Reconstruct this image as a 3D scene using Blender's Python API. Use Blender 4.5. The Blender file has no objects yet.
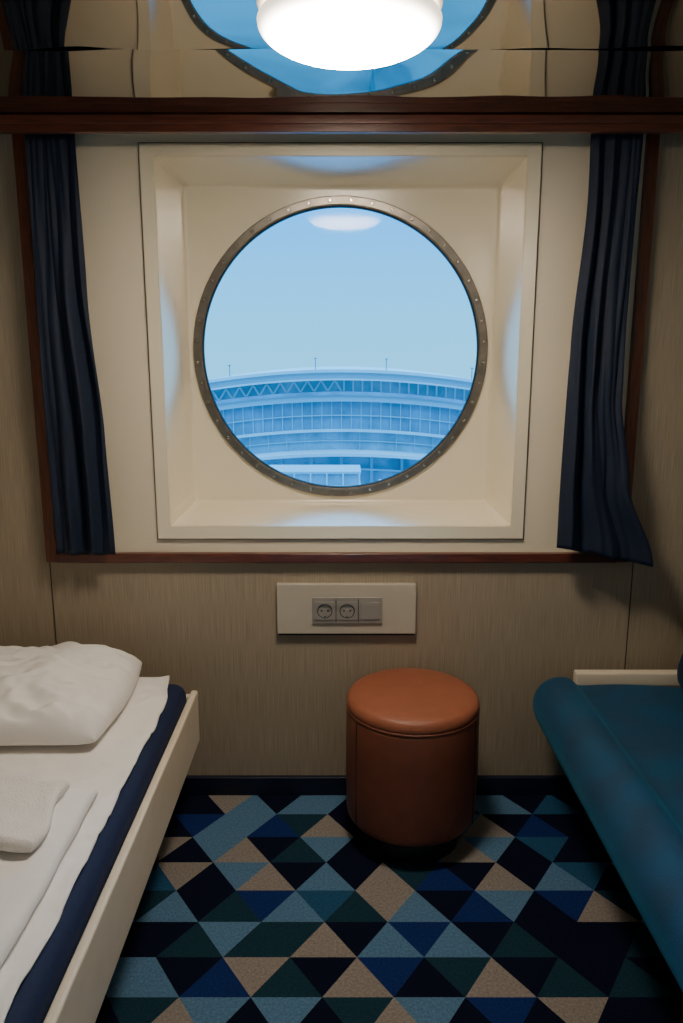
import bpy, bmesh, math, random
from mathutils import Vector, Matrix, noise
random.seed(7)
S = bpy.context.scene
COL = S.collection

def lin(c):
    return tuple(((x/255)/12.92 if x/255 <= .04045 else ((x/255+.055)/1.055)**2.4) for x in c)

# ------------------------------------------------------------------ materials
def mat(name, rgb, rough=.5, metal=0., var=.08, nscale=20., stretch=(1,1,1), bump=0., bscale=None,
        sheen=0., spec=.5, coat=0., emit=0., rgb2=None, crough=.15, cior=1.5, sheencol=None):
    m = bpy.data.materials.new(name); m.use_nodes = True
    nt = m.node_tree; b = nt.nodes['Principled BSDF']
    c = lin(rgb)
    tc = nt.nodes.new('ShaderNodeTexCoord')
    mp = nt.nodes.new('ShaderNodeMapping'); mp.inputs['Scale'].default_value = stretch
    nz = nt.nodes.new('ShaderNodeTexNoise'); nz.inputs['Scale'].default_value = nscale
    nz.inputs['Detail'].default_value = 4
    nt.links.new(tc.outputs['Object'], mp.inputs[0]); nt.links.new(mp.outputs[0], nz.inputs['Vector'])
    rp = nt.nodes.new('ShaderNodeValToRGB')
    rp.color_ramp.elements[0].position = .3; rp.color_ramp.elements[1].position = .7
    c2 = lin(rgb2) if rgb2 else tuple(min(1, x*(1+var)) for x in c)
    c1 = c if rgb2 else tuple(x*(1-var) for x in c)
    rp.color_ramp.elements[0].color = (*c1, 1); rp.color_ramp.elements[1].color = (*c2, 1)
    nt.links.new(nz.outputs['Fac'], rp.inputs[0]); nt.links.new(rp.outputs[0], b.inputs['Base Color'])
    b.inputs['Roughness'].default_value = rough; b.inputs['Metallic'].default_value = metal
    b.inputs['Specular IOR Level'].default_value = spec
    b.inputs['Coat Weight'].default_value = coat; b.inputs['Coat Roughness'].default_value = crough
    b.inputs['Coat IOR'].default_value = cior
    b.inputs['Sheen Weight'].default_value = sheen; b.inputs['Sheen Roughness'].default_value = .4
    if sheencol: b.inputs['Sheen Tint'].default_value = (*lin(sheencol),1)
    if bump:
        nb = nt.nodes.new('ShaderNodeTexNoise'); nb.inputs['Scale'].default_value = bscale or nscale
        nb.inputs['Detail'].default_value = 5
        nt.links.new(mp.outputs[0], nb.inputs['Vector'])
        bp = nt.nodes.new('ShaderNodeBump'); bp.inputs['Strength'].default_value = bump
        bp.inputs['Distance'].default_value = .004
        nt.links.new(nb.outputs['Fac'], bp.inputs['Height']); nt.links.new(bp.outputs[0], b.inputs['Normal'])
    return m

M = {}
M['wall'] = mat('strand_laminate', (140,126,107), .5, rgb2=(172,157,134), nscale=1, stretch=(520,520,8), bump=.15, bscale=1)
M['cream'] = mat('cream_paint', (226,213,188), .3, var=.02, nscale=4, bump=.02, bscale=60)
M['casing'] = mat('cream_enamel', (240,228,200), .28, var=.02, nscale=3, coat=1., crough=.2, cior=1.9)
M['wood'] = mat('mahogany', (70,32,20), .35, rgb2=(104,52,34), nscale=6, stretch=(2,25,25), coat=.3)
M['woodv'] = mat('mahogany_upright', (88,42,25), .35, rgb2=(128,64,38), nscale=6, stretch=(25,25,2), coat=.3)
M['curtain'] = mat('navy_velour', (3,23,48), .7, var=.2, nscale=60, bump=.12, bscale=300, sheen=.14, sheencol=(20,110,170))
M['steel'] = mat('brushed_steel', (150,143,134), .35, 1, var=.15, nscale=30)
M['bolt'] = mat('bolt_steel', (215,210,200), .25, 1)
M['basebd'] = mat('navy_skirting', (12,18,42), .5)
M['whiteframe'] = mat('cream_bed_paint', (228,214,190), .4, var=.03)
M['mattress'] = mat('navy_cotton', (8,28,66), .8, var=.15, nscale=80, bump=.15, bscale=300)
M['linen'] = mat('white_linen', (241,237,232), .85, var=.015, nscale=30, bump=.08, bscale=250)
M['towel'] = mat('terry_towel', (238,232,224), .95, var=.03, nscale=150, bump=.7, bscale=260)
M['leather'] = mat('tan_leather_shaded', (118,66,47), .45, var=.10, nscale=25, bump=.25, bscale=350)  # stool body darker than its top, side shade put into the colour
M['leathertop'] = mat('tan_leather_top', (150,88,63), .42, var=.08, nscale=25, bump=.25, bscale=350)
M['black'] = mat('black_plinth', (14,14,18), .6)
M['sofa'] = mat('teal_velour', (4,60,92), .8, var=.28, nscale=10, bump=.4, bscale=350, sheen=.3, sheencol=(60,170,210))
M['sofaback'] = mat('dark_teal_velour', (6,32,58), .8, var=.2, nscale=14, bump=.4, bscale=350, sheen=.15, sheencol=(60,150,200))
M['plate'] = mat('plate_cream', (186,177,160), .4, var=.03)
M['socket'] = mat('socket_grey_beige', (144,139,132), .4, var=.03)
M['hole'] = mat('dark_hole', (12,11,10), .6)
M['seam'] = mat('dark_seam', (50,42,34), .7)
M['plain'] = mat('plain_partition', (184,170,148), .6, var=.04)
M['ceil'] = mat('polished_ceiling_panel', (172,163,150), .03, 1, var=.02, nscale=3)

# glass pane, lightly blue tinted
g = bpy.data.materials.new('window_glass'); g.use_nodes = True
nt = g.node_tree; nt.nodes.clear()
o = nt.nodes.new('ShaderNodeOutputMaterial'); mx = nt.nodes.new('ShaderNodeMixShader')
tr = nt.nodes.new('ShaderNodeBsdfTransparent'); gl = nt.nodes.new('ShaderNodeBsdfGlossy'); fr = nt.nodes.new('ShaderNodeFresnel')
tr.inputs[0].default_value = (.62,.94,1,1); gl.inputs['Roughness'].default_value = .05; fr.inputs[0].default_value = 1.38
nt.links.new(fr.outputs[0], mx.inputs[0]); nt.links.new(tr.outputs[0], mx.inputs[1]); nt.links.new(gl.outputs[0], mx.inputs[2])
nt.links.new(mx.outputs[0], o.inputs[0]); M['glass'] = g
# lamp glass : brightest over the bulb, dimmer towards the rim
def lampmat(name, hot, rim, cx, cy, R, col):
    e = bpy.data.materials.new(name); e.use_nodes = True; nt = e.node_tree
    b = nt.nodes['Principled BSDF']; b.inputs['Base Color'].default_value = (.9,.8,.65,1)
    b.inputs['Roughness'].default_value = .2
    tc = nt.nodes.new('ShaderNodeTexCoord'); mp = nt.nodes.new('ShaderNodeMapping')
    mp.inputs['Location'].default_value = (-cx,-cy,0); sc = nt.nodes.new('ShaderNodeVectorMath'); sc.operation='MULTIPLY'
    sc.inputs[1].default_value=(1/R,1/R,0); ln = nt.nodes.new('ShaderNodeVectorMath'); ln.operation='LENGTH'
    mr = nt.nodes.new('ShaderNodeMapRange'); mr.interpolation_type='SMOOTHSTEP'
    mr.inputs['From Min'].default_value=.70; mr.inputs['From Max'].default_value=1.0
    mr.inputs['To Min'].default_value=hot; mr.inputs['To Max'].default_value=rim
    nt.links.new(tc.outputs['Object'],mp.inputs[0]); nt.links.new(mp.outputs[0],sc.inputs[0]); nt.links.new(sc.outputs[0],ln.inputs[0])
    nt.links.new(ln.outputs['Value'],mr.inputs['Value']); nt.links.new(mr.outputs[0],b.inputs['Emission Strength'])
    b.inputs['Emission Color'].default_value = col
    return e

# ------------------------------------------------------------------ helpers
def meta(o, label=None, cat=None, kind=None, group=None):
    if label: o['label'] = label
    if cat: o['category'] = cat
    if kind: o['kind'] = kind
    if group: o['group'] = group
    return o

def par(o, p):
    if p is not None:
        o.parent = p
        o.matrix_parent_inverse = Matrix.Translation(-Vector(p.location))
    return o

def mk(name, verts, faces, m, smooth=False, parent=None, bevel=0, seg=3, sub=0, recalc=True):
    me = bpy.data.meshes.new(name); me.from_pydata([tuple(v) for v in verts], [], faces)
    if recalc:
        bm = bmesh.new(); bm.from_mesh(me); bmesh.ops.recalc_face_normals(bm, faces=bm.faces); bm.to_mesh(me); bm.free()
    ms = m if isinstance(m, list) else [m]
    for x in ms: me.materials.append(M[x] if isinstance(x, str) else x)
    if smooth:
        for p in me.polygons: p.use_smooth = True
    o = bpy.data.objects.new(name, me); COL.objects.link(o)
    if bevel:
        md = o.modifiers.new('bevel', 'BEVEL'); md.width = bevel; md.segments = seg; md.limit_method = 'ANGLE'; md.angle_limit = .6
        for p in me.polygons: p.use_smooth = True
        wn = o.modifiers.new('wn', 'WEIGHTED_NORMAL')
    if sub:
        md = o.modifiers.new('sub', 'SUBSURF'); md.levels = sub; md.render_levels = sub
    return par(o, parent)

def boxdata(x0,x1,y0,y1,z0,z1, off=0):
    v = [(x0,y0,z0),(x1,y0,z0),(x1,y1,z0),(x0,y1,z0),(x0,y0,z1),(x1,y0,z1),(x1,y1,z1),(x0,y1,z1)]
    f = [(0,3,2,1),(4,5,6,7),(0,1,5,4),(1,2,6,5),(2,3,7,6),(3,0,4,7)]
    return v, [tuple(i+off for i in q) for q in f]

def box(name, x0,x1,y0,y1,z0,z1, m, parent=None, bevel=0, seg=3):
    v, f = boxdata(x0,x1,y0,y1,z0,z1)
    return mk(name, v, f, m, parent=parent, bevel=bevel, seg=seg)

def boxes(name, lst, m, parent=None, bevel=0, seg=2):
    V=[];F=[]
    for b in lst:
        v,f = boxdata(*b, off=len(V)); V+=v; F+=f
    return mk(name, V, F, m, parent=parent, bevel=bevel, seg=seg)

def lathe(name, prof, cx, cy, m, parent=None, n=96, axis='z', cz=0, smooth=True):
    V=[];F=[]
    for (r,h) in prof:
        for i in range(n):
            a = 2*math.pi*i/n
            if axis=='z': V.append((cx+r*math.cos(a), cy+r*math.sin(a), h))
            else: V.append((cx+r*math.cos(a), h, cz+r*math.sin(a)))
    for k in range(len(prof)-1):
        for i in range(n):
            j=(i+1)%n
            F.append((k*n+i,k*n+j,(k+1)*n+j,(k+1)*n+i))
    F.append(tuple(range(n))); F.append(tuple((len(prof)-1)*n+i for i in range(n)))
    return mk(name, V, F, m, smooth=smooth, parent=parent)

def torus(name, R, r, cx, cy, cz, m, parent=None, axis='z', n=96, k=10):
    V=[];F=[]
    for i in range(n):
        a=2*math.pi*i/n
        for j in range(k):
            b_=2*math.pi*j/k; rr=R+r*math.cos(b_); h=r*math.sin(b_)
            if axis=='z': V.append((cx+rr*math.cos(a),cy+rr*math.sin(a),cz+h))
            else: V.append((cx+rr*math.cos(a),cy+h,cz+rr*math.sin(a)))
    for i in range(n):
        for j in range(k):
            F.append((i*k+j,((i+1)%n)*k+j,((i+1)%n)*k+(j+1)%k,i*k+(j+1)%k))
    return mk(name,V,F,m,smooth=True,parent=parent)

def empty(name, loc, label=None, cat=None, kind=None, group=None):
    o = bpy.data.objects.new(name, None); o.location = loc; o.empty_display_size=.05; COL.objects.link(o)
    return meta(o, label, cat, kind, group)

XL, XR, YF, ZC = -1.29, 1.42, -3.4, 1.958
# ------------------------------------------------------------------ shell
def rect_wall(lst, name, m):
    o = boxes(name, lst, m); meta(o, kind='structure'); return o
hx0,hx1,hz0,hz1 = -.51,.51,.868,1.902
rect_wall([(XL,hx0,0,.28,0,ZC+.1),(hx1,XR,0,.28,0,ZC+.1),(hx0,hx1,0,.28,0,hz0),(hx0,hx1,0,.28,hz1,ZC+.1)],'wall_back','wall')
rect_wall([(XL-.1,XL,YF-.1,.28,0,ZC+.1)],'wall_left','plain')
rect_wall([(XR,XR+.1,YF-.1,.28,0,ZC+.1)],'wall_right','plain')
rect_wall([(XL,XR,YF-.1,YF,0,ZC+.1)],'wall_front','plain')
for i,x in enumerate((-.874,.874)):
    o = box('trim_%d'%(5+i), x-.0015,x+.0015,-.0012,.002,.063,.775,'seam'); meta(o,kind='structure')
o = boxes('baseboard_back',[(XL,XR,-.016,0,0,.063)],'basebd',bevel=.003); meta(o,kind='structure')
o = boxes('baseboard_right',[(XR-.016,XR,YF,-.016,0,.063)],'basebd'); meta(o,kind='structure')
o = boxes('baseboard_left',[(XL,XL+.016,YF,-.016,0,.063)],'basebd'); meta(o,kind='structure')

# floor : carpet of triangles, colours per face
pal = {'N':(14,19,42),'R':(26,46,104),'G':(28,58,72),'T':(146,137,129),'S':(88,126,158),'B':(42,84,118)}
keys = list(pal)
fm=[]
for k in keys:
    fm.append(mat('carpet_'+{'N':'navy','R':'royal','G':'green','T':'tan','S':'slate','B':'steel_blue'}[k], pal[k], .95, var=.22, nscale=160, bump=1., bscale=420, spec=.1))
rows = {0:'NTSNSSNNNNNSS',1:'RSSRGTNNNNSTN',2:'NSTNGSNNNSTSN',3:'TNSTNSNTGRNTN',4:'SNGRSBGTSNRSN',
        5:'NGSGGTNSRSNGN',6:'SNRTGNTRNGTNG',7:'GTSNSNGTSNRNT'}
V=[];F=[];MI=[]
bw,rh = .156,.1125
yl = -.678
rng = random.Random(11)
for r in range(-1,26):
    y1 = yl + (6-r)*rh; y0 = y1-rh
    if y0 > 0: continue
    last='N'
    for j in range(-17,20):
        xc=-.042+j*bw/2
        if xc-bw/2>XR or xc+bw/2<XL: continue
        away = (j+r)%2==1
        if away: tri=[(xc-bw/2,y0),(xc+bw/2,y0),(xc,y1)]
        else: tri=[(xc-bw/2,y1),(xc+bw/2,y1),(xc,y0)]
        s = rows.get(r)
        if s and -5<=j<=7: c=s[j+5]
        else:
            c = rng.choice('NNNRGGTSSB')
            while c==last and c!='N': c = rng.choice('NNNRGGTSSB')
        last=c
        i=len(V); V+=[(x,min(y,0.1),0) for x,y in tri]; F.append((i,i+1,i+2)); MI.append(keys.index(c))
o = mk('floor',V,F,fm,recalc=False)
bm=bmesh.new(); bm.from_mesh(o.data); bm.normal_update()
for f,mi in zip(bm.faces,MI):
    f.material_index=mi
    if f.normal.z<0: f.normal_flip()
bm.to_mesh(o.data); bm.free(); meta(o,kind='structure')

# ceiling : polished panels with slight warp, joints between them
seams=[0.0,-.554,-1.22,-1.9,-2.6,YF]
V=[];F=[];MI=[]
for p in range(5):
    ya=seams[p]-(.0015 if p else 0); yb=seams[p+1]+.0015
    ny=60; nx=140; st=len(V)
    for iy in range(ny+1):
        y=ya+(yb-ya)*iy/ny
        fade=min(1,max(0,(-y-.17)/.16)); fade=fade*fade*(3-2*fade)
        for ix in range(nx+1):
            x=XL+(XR-XL)*ix/nx
            z=ZC+fade*(.0032*noise.noise(Vector((x*3.9,y*3.,p*7.3+.5)))+.0014*math.sin(x*21+p*2+y*4))
            lam=.05; amp=.0012
            if p>0: z+=amp*math.exp((y-ya)/lam)
            z+=amp*.8*math.exp(-(y-yb)/lam)*(1+.4*math.sin(x*9))
            V.append((x,y,z))
    for iy in range(ny):
        for ix in range(nx):
            a=st+iy*(nx+1)+ix
            F.append((a,a+nx+1,a+nx+2,a+1)); MI.append(0)
i=len(V); v,f=boxdata(XL,XR,YF,.0,ZC+.012,ZC+.1,off=i); V+=v; F+=f; MI+=[1]*6
o=mk('ceiling',V,F,['ceil','seam'],smooth=True,recalc=False)
for p_,mi in zip(o.data.polygons,MI): p_.material_index=mi
meta(o,kind='structure')

# ------------------------------------------------------------------ mahogany surround
fx0,fx1,fz0 = -.876,.847,.768
o=box('trim_1',fx0,fx0+.032,-.022,0,fz0,1.95,'woodv',bevel=.003); meta(o,kind='structure')
o=box('trim_2',fx1-.032,fx1,-.022,0,fz0,1.95,'woodv',bevel=.003); meta(o,kind='structure')
o=box('trim_3',fx0+.032,fx1-.032,-.026,0,fz0,fz0+.028,'wood',bevel=.003); meta(o,kind='structure')
o=boxes('trim_4',[(XL,XR,-.15,-.13,1.917,ZC-.002),(XL,XR,-.156,-.15,1.935,ZC-.002)],'wood',bevel=.002); meta(o,kind='structure')
px0,px1,pz0,pz1=fx0+.032,fx1-.032,fz0+.028,ZC
o=boxes('trim_7',[(px0,hx0,-.006,0,pz0,pz1),(hx1,px1,-.006,0,pz0,pz1),(hx0,hx1,-.006,0,pz0,hz0),(hx0,hx1,-.006,0,hz1,pz1)],'cream'); meta(o,kind='structure')

# ------------------------------------------------------------------ window
win = empty('window_1',(0,0,.84),kind='structure')
N=192; cz=1.381; cxw=-.003
def rect_ring(x0,x1,z0,z1,y,rc=.0):
    cx_,cz_=(x0+x1)/2,(z0+z1)/2; hw,hh=(x1-x0)/2,(z1-z0)/2; P=[]
    for i in range(N):
        a=2*math.pi*i/N; c,s=math.cos(a),math.sin(a)
        t=min(hw/abs(c) if abs(c)>1e-6 else 1e9, hh/abs(s) if abs(s)>1e-6 else 1e9)
        x,z=c*t,s*t
        if i%24==0 and i%48!=0:
            x,z=math.copysign(hw-rc*.29,c),math.copysign(hh-rc*.29,s)
        P.append((cx_+x,y,cz_+z))
    return P
def circ_ring(r,y): return [(cxw+r*math.cos(2*math.pi*i/N),y,cz+r*math.sin(2*math.pi*i/N)) for i in range(N)]
def skin(name,rings,m,parent,closed=False,smooth=True):
    V=[p for r in rings for p in r]; F=[]; K=len(rings)
    for k in range(K if closed else K-1):
        k2=(k+1)%K
        for i in range(N):
            j=(i+1)%N; F.append((k*N+i,k*N+j,k2*N+j,k2*N+i))
    return mk(name,V,F,m,smooth=smooth,parent=parent)
rings=[]
D=.22
prof=[(0,-.016),(.001,-.010),(.026,.208)]
for ins,y in prof:
    rings.append(rect_ring(-.502+ins,.498-ins,.878+ins,1.892-ins,y,rc=.004+ins*.3))
for t in range(1,5):
    a=t/4*math.pi/2; rr=.010
    ins=.0265+rr*(1-math.cos(a)); y=.210+rr*math.sin(a)
    rings.append(rect_ring(-.502+ins,.498-ins,.878+ins,1.892-ins,y,rc=.012))
rings.append(circ_ring(.4405,D)); rings.append(circ_ring(.4405,D+.07))
skin('casing',rings,'casing',win,smooth=False)
r0=rect_ring(-.543,.537,.838,1.926,-.007,.002); r1=rect_ring(-.543,.537,.838,1.926,-.014,.002)
r2=rect_ring(-.540,.534,.841,1.923,-.017,.002); r3=rect_ring(-.504,.5,.876,1.894,-.017,.004); r4=rect_ring(-.501,.497,.879,1.891,-.010,.004)
skin('flange',[r0,r1,r2,r3,r4],'casing',win,smooth=False)
ja=rect_ring(-.546,.540,.835,1.929,-.0065); jb=rect_ring(-.546,.540,.835,1.929,-.008); jc=rect_ring(-.5432,.5372,.8378,1.9262,-.008)
skin('joint',[ja,jb,jc],'seam',win,smooth=False)
skin('clamp_ring',[circ_ring(.457,D-.001),circ_ring(.457,D-.008),circ_ring(.454,D-.010),circ_ring(.434,D-.010),circ_ring(.430,D-.006),circ_ring(.430,D+.03),circ_ring(.457,D+.03)],'steel',win,smooth=False)
skin('gasket',[circ_ring(.4305,D-.002),circ_ring(.427,D+.001),circ_ring(.427,D+.02)],'black',win,smooth=False)
NB=44
bolt0=None
for i in range(NB):
    a=2*math.pi*(i+.5)/NB; bx=cxw+.4440*math.cos(a); bz=cz+.4440*math.sin(a)
    if bolt0 is None:
        me=bpy.data.meshes.new('bolt'); bm=bmesh.new()
        bmesh.ops.create_cone(bm,cap_ends=True,segments=12,radius1=.0062,radius2=.0038,depth=.004)
        bmesh.ops.rotate(bm,verts=bm.verts,matrix=Matrix.Rotation(math.pi/2,3,'X')); bm.to_mesh(me); bm.free()
        me.materials.append(M['bolt']); bo=bpy.data.objects.new('bolt',me); bolt0=bo
    else: bo=bolt0.copy()
    COL.objects.link(bo); bo.location=(bx,D-.0118,bz); par(bo,win)
V=[(cxw,D+.012,cz)]+[(cxw+.429*math.cos(2*math.pi*i/96),D+.012,cz+.429*math.sin(2*math.pi*i/96)) for i in range(96)]
mk('pane',V,[(0,1+i,1+(i+1)%96) for i in range(96)],'glass',parent=win)

# ------------------------------------------------------------------ curtains
def curtain(name,L,R,yc,amp,folds,ztop,zbl,zbr,label,seed):
    nu,nv=200,80; V=[];F=[]
    def interp(tab,t):
        for (a,va),(b_,vb) in zip(tab,tab[1:]):
            if t<=b_:
                q=(t-a)/(b_-a); q=q*q*(3-2*q); return va+(vb-va)*q
        return tab[-1][1]
    for iv in range(nv+1):
        t=iv/nv
        for iu in range(nu+1):
            s=iu/nu
            zb=zbl+(zbr-zbl)*s
            z=ztop+(zb-ztop)*t
            xl=interp(L,t); xr=interp(R,t)
            ph=folds*2*math.pi*(s+.07*math.sin(5*s+seed))+1.0*math.sin(seed+3*s+1.2*t)+1.6*noise.noise(Vector((s*2,t*1.8,seed)))
            A=amp*(.45+.6*t)*(.65+.55*math.sin(7*s+seed+2*t))
            x=xl+(xr-xl)*(s+.012*math.sin(2*ph))
            y=yc(t)-A*math.sin(ph)+.014*noise.noise(Vector((s*5,t*3.5,seed+3)))+.006*noise.noise(Vector((s*12,t*3,seed+8)))
            z+=.004*math.sin(ph)*t
            V.append((x,y,z))
    for iv in range(nv):
        for iu in range(nu):
            a=iv*(nu+1)+iu; F.append((a,a+1,a+nu+2,a+nu+1))
    o=mk(name,V,F,'curtain',smooth=True,recalc=False)
    md=o.modifiers.new('sol','SOLIDIFY'); md.thickness=.003
    return meta(o,label,'curtain',group='curtains at the porthole window')
curtain('curtain',[(0,-.818),(.5,-.826),(1,-.822)],[(0,-.69),(.35,-.688),(.7,-.662),(1,-.655)],lambda t:-.07,.015,2.4,1.95,.806,.806,
        'navy velour curtain hanging straight and gathered at the porthole',2.)
curtain('curtain',[(0,.645),(.15,.648),(.5,.625),(1,.618)],[(0,.780),(.2,.774),(.6,.772),(.8,.805),(1,.880)],lambda t:-.075-.03*t*t,.017,2.4,1.95,.835,.782,
        'navy velour curtain flaring out over the window ledge at its hem',5.)

# ------------------------------------------------------------------ outlet panel
ox0,ox1,oz0,oz1=-.194,.224,.545,.700
op=empty('power_outlet_panel',((ox0+ox1)/2,0,oz0),'cream wall panel with two round power sockets and blank cover','power outlet')
box('backing_plate',ox0,ox1,-.022,0,oz0,oz1,'plate',op,bevel=.002)
box('edge_shadow_strip',ox0+.003,ox1-.003,-.018,0,oz0-.006,oz0,'black',op)  # black strip stands in for the shadow under the plate edge
fxa,fxb,fza,fzb=-.088,.122,.580,.662
box('socket_frame',fxa,fxb,-.029,-.022,fza,fzb,'socket',op,bevel=.002)
def sock(cx,czs):
    n=48; hw=.0275
    ring=[];c1=[];c2=[]
    rr=.0215
    for i in range(n):
        a=2*math.pi*i/n; c,s=math.cos(a),math.sin(a); t=min(hw/max(abs(c),1e-6),hw/max(abs(s),1e-6))
        ring.append((cx+c*t,-.0325,czs+s*t)); c1.append((cx+c*rr,-.0325,czs+s*rr)); c2.append((cx+c*rr*.95,-.0295,czs+s*rr*.95))
    back=[(x,-.029,z) for x,y,z in ring]
    V=back+ring+c1+c2; F=[]
    for k in range(3):
        for i in range(n): j=(i+1)%n; F.append((k*n+i,k*n+j,(k+1)*n+j,(k+1)*n+i))
    F.append(tuple(3*n+i for i in range(n)))
    so=mk('socket',V,F,'socket',parent=op)
    torus('socket_rim',.0215,.0012,cx,-.0325,czs,'seam',so,axis='y',n=40,k=6)
    for dx in (-.0095,.0095): lathe('pin_hole',[(.0028,-.0298),(.0028,-.0290)],cx+dx,0,'hole',so,n=16,axis='y',cz=czs)
    for dz in (-.018,.018): box('earth_clip',cx-.003,cx+.003,-.0325,-.029,czs+dz-.0022,czs+dz+.0022,'bolt',so)
    box('socket_centre',cx-.003,cx+.003,-.031,-.029,czs-.003,czs+.003,'socket',so,bevel=.0006)
sock(-.050,.621); sock(.017,.621)
box('blank_cover',.058,.113,-.0325,-.029,.5935,.6485,'socket',op,bevel=.0015)
for x in (-.0165,.0505): box('frame_groove',x-.0012,x+.0012,-.0295,-.0288,.585,.657,'seam',op)

# ------------------------------------------------------------------ stool
sx,sy=.200,-.212
st=empty('pouf_stool',(sx,sy,0),'round tan leather drum stool on a dark plinth by the wall','stool')
R=.186
lathe('plinth',[(.135,0),(.140,.004),(.140,.084)],sx,sy,'black',st)
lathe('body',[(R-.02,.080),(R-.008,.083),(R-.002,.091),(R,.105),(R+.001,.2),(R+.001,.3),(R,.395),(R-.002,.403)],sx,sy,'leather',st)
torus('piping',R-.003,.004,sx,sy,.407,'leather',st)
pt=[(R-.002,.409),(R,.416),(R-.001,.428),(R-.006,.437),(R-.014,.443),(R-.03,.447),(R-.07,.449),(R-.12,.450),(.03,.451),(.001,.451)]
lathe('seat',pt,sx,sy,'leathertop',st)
for a in (-2.6,-.5):
    cx_,cy_=sx+(R+.0005)*math.cos(a),sy+(R+.0005)*math.sin(a)
    o=box('side_seam',-.0012,.0012,-.0012,.0012,.095,.40,'black',None); o.location=(cx_,cy_,0); par(o,st)

# ------------------------------------------------------------------ bed
bx0,bx1,by0,by1=-1.27,-.424,-2.15,-.105
bed=empty('bed',((bx0+bx1)/2,(by0+by1)/2,0),'cream painted single bed frame with low side rail','bed')
box('side_rail',bx1-.020,bx1,by0,by1,.240,.402,'whiteframe',bed,bevel=.006)
box('wall_side_rail',bx0,bx0+.022,by0,by1,.240,.40,'whiteframe',bed,bevel=.006)
box('end_rail',bx0+.022,bx1-.020,by1-.022,by1,.25,.39,'whiteframe',bed,bevel=.004)
box('end_rail',bx0+.022,bx1-.020,by0,by0+.022,.25,.39,'whiteframe',bed,bevel=.004)
box('slat_base',bx0+.022,bx1-.020,by0+.022,by1-.022,.262,.29,'basebd',bed)
for x,y in ((bx1-.10,by1-.25),(bx0+.06,by1-.25),(bx1-.10,by0+.15),(bx0+.06,by0+.15)):
    box('leg',x-.02,x+.02,y-.02,y+.02,0,.262,'black',bed,bevel=.003)
o=box('mattress',bx0+.024,bx1-.022,by0+.03,by1-.026,.291,.446,'mattress',bevel=.04,seg=6)
meta(o,'mattress in a navy blue cover on the bed frame','mattress')
def cloth(name,x0,x1,y0,y1,nx,ny,zf,m,label,cat,thick,edge=None,parent=None):
    V=[];F=[]
    for iy in range(ny+1):
        v=iy/ny
        for ix in range(nx+1):
            u=ix/nx; x=x0+(x1-x0)*u; y=y0+(y1-y0)*v
            if edge: x,y=edge(x,y,u,v)
            V.append((x,y,zf(x,y,u,v)))
    for iy in range(ny):
        for ix in range(nx):
            a=iy*(nx+1)+ix; F.append((a,a+1,a+nx+2,a+nx+1))
    o=mk(name,V,F,m,smooth=True,recalc=False,parent=parent)
    md=o.modifiers.new('sol','SOLIDIFY'); md.thickness=thick; md.offset=-1
    if label: meta(o,label,cat)
    return o
def sheet_z(x,y,u,v):
    a=.003*noise.noise(Vector((x*9,y*4,1)))+.0035*noise.noise(Vector((x*20,y*14,4)))
    a+=.006*max(0,1-abs(noise.noise(Vector((x*6+y*3,y*9-x*3,7))))*9)
    z=.4555+a
    if x<-.49 and (y<-.72 or (y>-.62 and x<-.55)): z=min(z,.4575)
    z=max(z,.4525)
    return z-max(0,x+.492)*.10
def sheet_edge(x,y,u,v):
    if u>.8: x+=.014*noise.noise(Vector((y*6,2,3)))*(u-.8)*5
    if v>.93: x-= (v-.93)/.07*.03*u
    return x,y
cloth('bed_sheet',-1.24,-.472,-2.1,-.135,110,230,sheet_z,'linen','white cotton sheet spread over the navy mattress','bed sheet',.004,sheet_edge)
def duvet(name,x0,x1,y0,y1,zb,th,m,label,cat,wr=.006,rot=0,seed=0,bev=.018,edge=.012):
    nx,ny=70,90; V=[];F=[]
    cx_,cy_=(x0+x1)/2,(y0+y1)/2
    def P(u,v,top):
        x=x0+(x1-x0)*u; y=y0+(y1-y0)*v
        ex=min(u,1-u)*(x1-x0); ey=min(v,1-v)*(y1-y0); e_=min(ex,ey)
        k=math.sqrt(max(0,1-(1-min(e_/bev,1))**2))
        w=noise.noise(Vector((x*7+seed,y*5,seed)))+.5*noise.noise(Vector((x*18,y*15,seed+2)))
        z=zb+th*.5+ (1 if top else -1)*th*.5*k + (wr*w*k if top else 0)
        x+=edge*noise.noise(Vector((y*8,seed,1)));y+=edge*noise.noise(Vector((x*8,seed,5)))
        q=Vector((x-cx_,y-cy_,0)); q.rotate(Matrix.Rotation(rot,3,'Z'))
        return (cx_+q.x,cy_+q.y,z)
    us=[0]+[bev/(x1-x0)*(1-math.cos(a*math.pi/10)) for a in range(1,5)]; us=us+[us[-1]+(1-2*us[-1])*i/nx for i in range(1,nx)]+[1-a for a in reversed(us)]
    vs=[0]+[bev/(y1-y0)*(1-math.cos(a*math.pi/10)) for a in range(1,5)]; vs=vs+[vs[-1]+(1-2*vs[-1])*i/ny for i in range(1,ny)]+[1-a for a in reversed(vs)]
    nu,nv=len(us),len(vs)
    for top in (1,0):
        for v in vs:
            for u in us: V.append(P(u,v,top))
    for t in (0,1):
        for j in range(nv-1):
            for i in range(nu-1):
                a=t*nu*nv+j*nu+i; F.append((a,a+1,a+nu+1,a+nu))
    me=bpy.data.meshes.new(name); me.from_pydata(V,[],F)
    bm=bmesh.new(); bm.from_mesh(me); bmesh.ops.remove_doubles(bm,verts=bm.verts,dist=1e-5)
    bmesh.ops.recalc_face_normals(bm,faces=bm.faces); bm.to_mesh(me); bm.free()
    me.materials.append(M[m])
    for p in me.polygons: p.use_smooth=True
    o=bpy.data.objects.new(name,me); COL.objects.link(o); return meta(o,label,cat)
duvet('duvet',-1.22,-.508,-2.08,-.765,.4585,.033,'linen','thin white duvet folded flat on the bed','duvet',wr=.006,seed=3)
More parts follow.
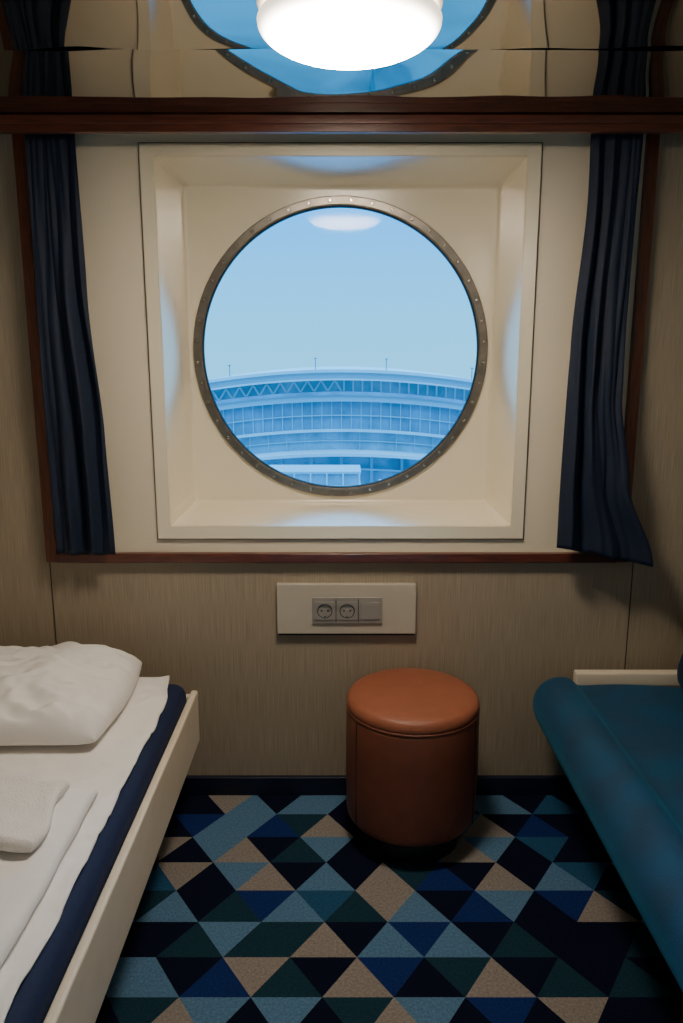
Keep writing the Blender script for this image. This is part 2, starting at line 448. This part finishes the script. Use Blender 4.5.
duvet('folded_towel',-1.00,-.552,-.980,-.775,.4985,.026,'towel','folded white terry towel lying on the duvet','towel',wr=.009,rot=-.04,seed=9,bev=.013,edge=.03)
def pillow(cx,cy,zbot,hw,hd,T,rot):
    n=90; V=[];F=[]
    for top in (1,-1):
        for j in range(n+1):
            for i in range(n+1):
                u=-1+2*i/n; v=-1+2*j/n
                su=math.sin(u*math.pi/2); sv=math.sin(v*math.pi/2)
                x=hw*su*(1-.05*sv*sv*abs(su)); y=hd*sv*(1-.05*su*su*abs(sv))
                k=max(0,(1-su**4)*(1-sv**4))**.5
                th=T*k**.85
                w=noise.noise(Vector((su*2.2,sv*2.2,1.2)))*.014+noise.noise(Vector((su*1.2+sv*4,sv*1.5-su*3,3)))*.018-abs(noise.noise(Vector((su*4+sv*2,sv*5,8))))*.030
                w-=.010*max(0,1-abs(noise.noise(Vector((su*3-sv*2,sv*2+su*2,12))))*8)
                z=(th+w*k) if top==1 else -.040*k**.6
                z+=.014*noise.noise(Vector((su*1.5,sv*1.5,6)))*(1-k)
                q=Vector((x,y,max(z,-.040))); q.rotate(Matrix.Rotation(rot,3,'Z')); V.append((cx+q.x,cy+q.y,zbot+.040+q.z))
    m_=(n+1)**2
    for t in (0,1):
        for j in range(n):
            for i in range(n):
                a=t*m_+j*(n+1)+i; F.append((a,a+1,a+n+2,a+n+1))
    me=bpy.data.meshes.new('pillow'); me.from_pydata(V,[],F)
    bm=bmesh.new(); bm.from_mesh(me)
    bmesh.ops.remove_doubles(bm,verts=bm.verts,dist=2e-4)
    bmesh.ops.recalc_face_normals(bm,faces=bm.faces); bm.to_mesh(me); bm.free()
    me.materials.append(M['linen'])
    for p in me.polygons: p.use_smooth=True
    o=bpy.data.objects.new('pillow',me); COL.objects.link(o)
    md=o.modifiers.new('s','SUBSURF'); md.levels=1; md.render_levels=1
    return meta(o,'plump white cotton pillow at the head of the bed','pillow')
pillow(-.895,-.352,.4585,.335,.228,.092,.0)

# ------------------------------------------------------------------ sofa
so=empty('sofa',(.95,-1.1,0),'teal velour sofa bed with rounded seat and cream frame','sofa')
prof=[(.67,.262),(.612,.272),(.574,.308),(.562,.358),(.572,.404),(.602,.438),(.640,.450),(.672,.446),(.688,.428),(.700,.417),(.74,.420),(.82,.422),(.96,.414),(1.08,.405),(1.12,.36),(1.10,.29),(.85,.28)]
cxp=.85; czp=.36
ys=[(-.088,.0),(-.088,.55),(-.090,.86),(-.10,.95),(-.125,1.0),(-.16,1.0)]+[(-.16-.1*i,1.0) for i in range(1,20)]+[(-2.1,1.0),(-2.14,.95),(-2.155,.8),(-2.155,0)]
V=[];F=[];n=len(prof)
for y,k in ys:
    for x,z in prof:
        kx=1-(1-k)*.18 if k>0 else 0; kz=k if k>0 else 0
        w=.005*noise.noise(Vector((x*6,y*4,2)))
        V.append((cxp+(x-cxp)*kx,y,czp+(z-czp)*kz+w))
for a in range(len(ys)-1):
    for i in range(n): j=(i+1)%n; F.append((a*n+i,a*n+j,(a+1)*n+j,(a+1)*n+i))
mk('seat_cushion',V,F,'sofa',smooth=True,parent=so,sub=2)
prof=[(.965,.41),(.972,.50),(1.03,.62),(1.07,.75),(1.11,.84),(1.16,.86),(1.21,.84),(1.23,.75),(1.20,.55),(1.18,.40),(1.08,.395)]
cxp=sum(p[0] for p in prof)/len(prof); czp=sum(p[1] for p in prof)/len(prof); n=len(prof)
ys=[(-.105,0),(-.105,.6),(-.108,.9),(-.13,1),(-.2,1)]+[(-.2-.15*i,1) for i in range(1,13)]+[(-2.12,1),(-2.14,.9),(-2.145,.6),(-2.145,0)]
V=[];F=[]
for y,k in ys:
    for x,z in prof: V.append((cxp+(x-cxp)*k,y,czp+(z-czp)*k))
for a in range(len(ys)-1):
    for i in range(n): j=(i+1)%n; F.append((a*n+i,a*n+j,(a+1)*n+j,(a+1)*n+i))
mk('backrest',V,F,'sofaback',smooth=True,parent=so,sub=2)
boxes('end_frame',[(.70,1.25,-.078,-.045,.40,.442)],'whiteframe',so,bevel=.006)
for x in (.80,1.21): box('end_post',x,x+.035,-.078,-.045,0,.40,'whiteframe',so,bevel=.004)
box('base',.70,1.2,-2.1,-.10,.10,.270,'black',so,bevel=.01)
for x,y in ((.74,-.2),(1.15,-.2),(.74,-2.0),(1.15,-2.0)): box('leg',x-.02,x+.02,y-.02,y+.02,0,.10,'black',so)

# ------------------------------------------------------------------ ceiling lamp and added fill light
def lamp(lx,ly,RL,mm,label,dep):
    lp=empty('ceiling_lamp',(lx,ly,ZC),label,'ceiling lamp')
    lathe('mounting_plate',[(RL-.02,ZC+.002),(RL-.02,ZC-.012)],lx,ly,'whiteframe',lp)
    pf=[(RL-.022,ZC-.004),(RL-.004,ZC-.006),(RL,ZC-.012)]
    for i in range(1,15):
        a=i/14*math.pi/2
        pf.append((max(.001,RL*math.cos(a)),ZC-.014-dep*math.sin(a)))
    lathe('lamp_glass',pf,lx,ly,mm,lp)
lamp(.014,-.71,.163,lampmat('opal_lamp_glass',82,1.8,.014,-.71,.163,(1,.87,.71,1)),'round opal glass ceiling light glowing warm white',.050)
lamp(1.05,-2.75,.14,lampmat('opal_fill_light_glass',26,6,1.05,-2.75,.14,(1,.92,.82,1)),'added fill light behind the camera, shaped as a small opal lamp',.045)  # unseen lamp added as fill for bed, sofa and floor

# ------------------------------------------------------------------ outside
M['conc']=mat('facade_pale',(172,204,214),.8,var=.08,nscale=.3)  # blue dusk haze is mixed into all these outside colours
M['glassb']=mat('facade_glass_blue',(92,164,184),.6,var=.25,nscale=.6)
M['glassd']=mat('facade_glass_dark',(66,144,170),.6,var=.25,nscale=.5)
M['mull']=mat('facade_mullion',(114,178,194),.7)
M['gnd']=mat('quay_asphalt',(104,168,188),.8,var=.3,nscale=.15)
Y0=60
def arch(x): return -.0074*x*x
def strip(name,z0,z1,yf,th,m,parent,x0=-30,x1=30,n=60):
    V=[];F=[]
    for i in range(n+1):
        x=x0+(x1-x0)*i/n; a=arch(x)
        V+=[(x,yf,z0+a),(x,yf,z1+a),(x,yf+th,z1+a),(x,yf+th,z0+a)]
    for i in range(n):
        for k in range(4):
            F.append((i*4+k,i*4+(k+1)%4,(i+1)*4+(k+1)%4,(i+1)*4+k))
    F+= [(0,1,2,3),tuple(n*4+k for k in range(4))]
    return mk(name,V,F,m,parent=parent)
tb=empty('terminal_building',(0,Y0+4,-12),'long harbour terminal with arched roof and glazed facade','building')
strip('roof',.06,.30,Y0-1,16,'conc',tb)
strip('roof_fascia',-.42,.06,Y0-.7,10,'mull',tb)
strip('gallery_cornice',-.56,-.42,Y0-.9,10,'conc',tb)
strip('upper_gallery',-1.45,-.56,Y0+.2,10,'glassb',tb)
strip('gallery_floor',-1.75,-1.45,Y0-.8,10,'glassd',tb)
strip('balcony_band',-2.25,-1.75,Y0-.6,10,'mull',tb)
strip('glass_facade',-4.5,-2.25,Y0,10,'glassd',tb)
strip('middle_slab',-4.70,-4.5,Y0-.5,10,'conc',tb)
strip('lower_glass_facade',-6.2,-4.70,Y0+.1,10,'glassb',tb)
strip('canopy',-6.45,-6.2,Y0-2.5,12,'conc',tb)
strip('ground_floor',-12,-6.45,Y0+.5,10,'glassb',tb)
def bars(name,L,m,parent):
    V=[];F=[]
    for (x0_,z0_,x1_,z1_,w,yf) in L:
        d=Vector((x1_-x0_,0,z1_-z0_)); nrm=Vector((-d.z,0,d.x)).normalized()*w/2; i=len(V)
        for yy in (yf,yf+.12):
            for (px,pz,s_) in ((x0_,z0_,1),(x1_,z1_,1),(x1_,z1_,-1),(x0_,z0_,-1)):
                V.append((px+nrm.x*s_,yy,pz+nrm.z*s_))
        F+=[(i,i+1,i+2,i+3),(i+4,i+5,i+6,i+7)]+[(i+k,i+(k+1)%4,i+4+(k+1)%4,i+4+k) for k in range(4)]
    return mk(name,V,F,m,parent=parent)
L=[];x=-22
while x<-1:
    L.append((x,-1.45+arch(x),x+.55,-.56+arch(x),.13,Y0)); L.append((x+.55,-.56+arch(x),x+1.1,-1.45+arch(x),.13,Y0)); x+=1.1
bars('roof_truss',L,'conc',tb)
def repeat(name,first,xs,m,parent,zf=arch):
    v,f=boxdata(*first); me=bpy.data.meshes.new(name); me.from_pydata(v,[],f); me.materials.append(M[m]); o0=None
    for x in xs:
        q=bpy.data.objects.new(name,me) if o0 is None else o0.copy()
        o0=o0 or q; COL.objects.link(q); q.location=(x,0,zf(x)); par(q,parent)
repeat('gallery_mullion',(-.06,.06,Y0,Y0+.15,-1.45,-.56),[.2+i*.75 for i in range(20)],'conc',tb)
repeat('mullion',(-.04,.04,Y0-.15,Y0,-4.5,-2.25),[-15.2+i*.8 for i in range(39)],'mull',tb)
repeat('lower_mullion',(-.045,.045,Y0-.02,Y0+.1,-6.2,-4.70),[-15+i*1.5 for i in range(21)],'mull',tb)
repeat('ground_floor_pier',(-.12,.12,Y0+.1,Y0+.5,-12,-6.45),[-15+i*2.5 for i in range(13)],'mull',tb)
strip('facade_rail',-3.42,-3.34,Y0-.22,.1,'mull',tb)
strip('lower_facade_rail',-5.5,-5.42,Y0-.1,.1,'mull',tb)
strip('ground_floor_rail',-7.9,-7.75,Y0,.3,'conc',tb)
lm=None
for x in (-9,-2.1,3.6,10.5):
    z0_=.30+arch(x)
    if lm is None:
        v,f=boxdata(-.04,.04,-.04,.04,0,.85); v2,f2=boxdata(-.12,.12,-.06,.06,.85,.93,off=8)
        lm=mk('roof_lamp_post',v+v2,f+f2,'glassd'); q=lm
    else: q=lm.copy(); COL.objects.link(q)
    q.location=(x,Y0,z0_); meta(q,'slim lamp post standing on the terminal roof','lamp post',group='lamp posts on the terminal roof')
o=mk('quay_ground',[(-60,6,-12),(60,6,-12),(60,90,-12),(-60,90,-12)],[(0,1,2,3)],'gnd'); meta(o,kind='structure')
gw=empty('boarding_gangway',(0,46,-12),'covered passenger gangway with pale roof beside the terminal','gangway')
boxes('gangway_roof',[(-11,1.2,44,47,-5.75,-5.62)],'mull',gw)
boxes('gangway_glazing',[(-10.9,1.1,44.2,46.8,-6.5,-5.75)],'glassb',gw)
boxes('gangway_floor',[(-11,1.2,44,47,-6.72,-6.5)],'conc',gw)
repeat('gangway_support',(0,.18,45,45.6,-12,-6.72),(-10,-8,-6,-4,-2,0),'conc',gw,lambda x:0)
repeat('gangway_frame',(-.04,.04,43.9,44.0,-6.5,-5.75),[-10.9+i*1.0 for i in range(13)],'conc',gw,lambda x:0)
def lattice(x0,x1,z0,z1,n,w=.09,yf=44.6):
    L=[(x0,z0,x1,z0,w,yf),(x0,z1,x1,z1,w,yf)]; s=(x1-x0)/n
    for i in range(n): L.append((x0+s*i,z0,x0+s*(i+1),z1,w,yf)) if i%2 else L.append((x0+s*i,z1,x0+s*(i+1),z0,w,yf))
    return L
bars('gangway_lattice',lattice(-11,1.2,-7.9,-7.0,16),'conc',gw)
gg=empty('service_building',(6,42,-12),'low pale harbour service building on the quay','building')
boxes('walls',[(2.6,12,40,46,-12,-6.6)],'glassb',gg); boxes('roof',[(2.4,12.2,39.8,46.2,-6.6,-6.45)],'conc',gg)
repeat('facade_window',(0,.5,39.9,40.0,-7.5,-6.85),[3.0+i*.9 for i in range(9)],'glassd',gg,lambda x:0)
repeat('wall_band',(2.6,12,39.95,40.0,-7.9,-7.78),[0],'conc',gg,lambda x:0)

# world : overcast blue dusk, paler near the horizon, brighter overhead
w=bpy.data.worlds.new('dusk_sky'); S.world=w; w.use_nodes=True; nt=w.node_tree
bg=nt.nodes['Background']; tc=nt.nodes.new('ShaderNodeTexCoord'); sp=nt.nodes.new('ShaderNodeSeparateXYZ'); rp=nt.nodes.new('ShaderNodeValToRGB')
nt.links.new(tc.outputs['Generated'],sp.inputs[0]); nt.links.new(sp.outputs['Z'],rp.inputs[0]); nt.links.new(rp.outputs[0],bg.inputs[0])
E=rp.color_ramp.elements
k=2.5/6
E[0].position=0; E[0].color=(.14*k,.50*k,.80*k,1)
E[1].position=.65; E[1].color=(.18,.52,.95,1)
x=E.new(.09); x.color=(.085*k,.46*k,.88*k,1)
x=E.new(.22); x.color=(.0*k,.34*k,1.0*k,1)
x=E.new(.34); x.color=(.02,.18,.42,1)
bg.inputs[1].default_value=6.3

# camera
cam=bpy.data.cameras.new('camera'); co=bpy.data.objects.new('camera',cam); COL.objects.link(co)
cam.sensor_fit='VERTICAL'; cam.sensor_height=36; cam.lens=760/1023*36; cam.clip_start=.02
co.location=(0,-2.2,1.37); co.rotation_euler=(math.radians(90-11.6),0,0)
S.camera=co
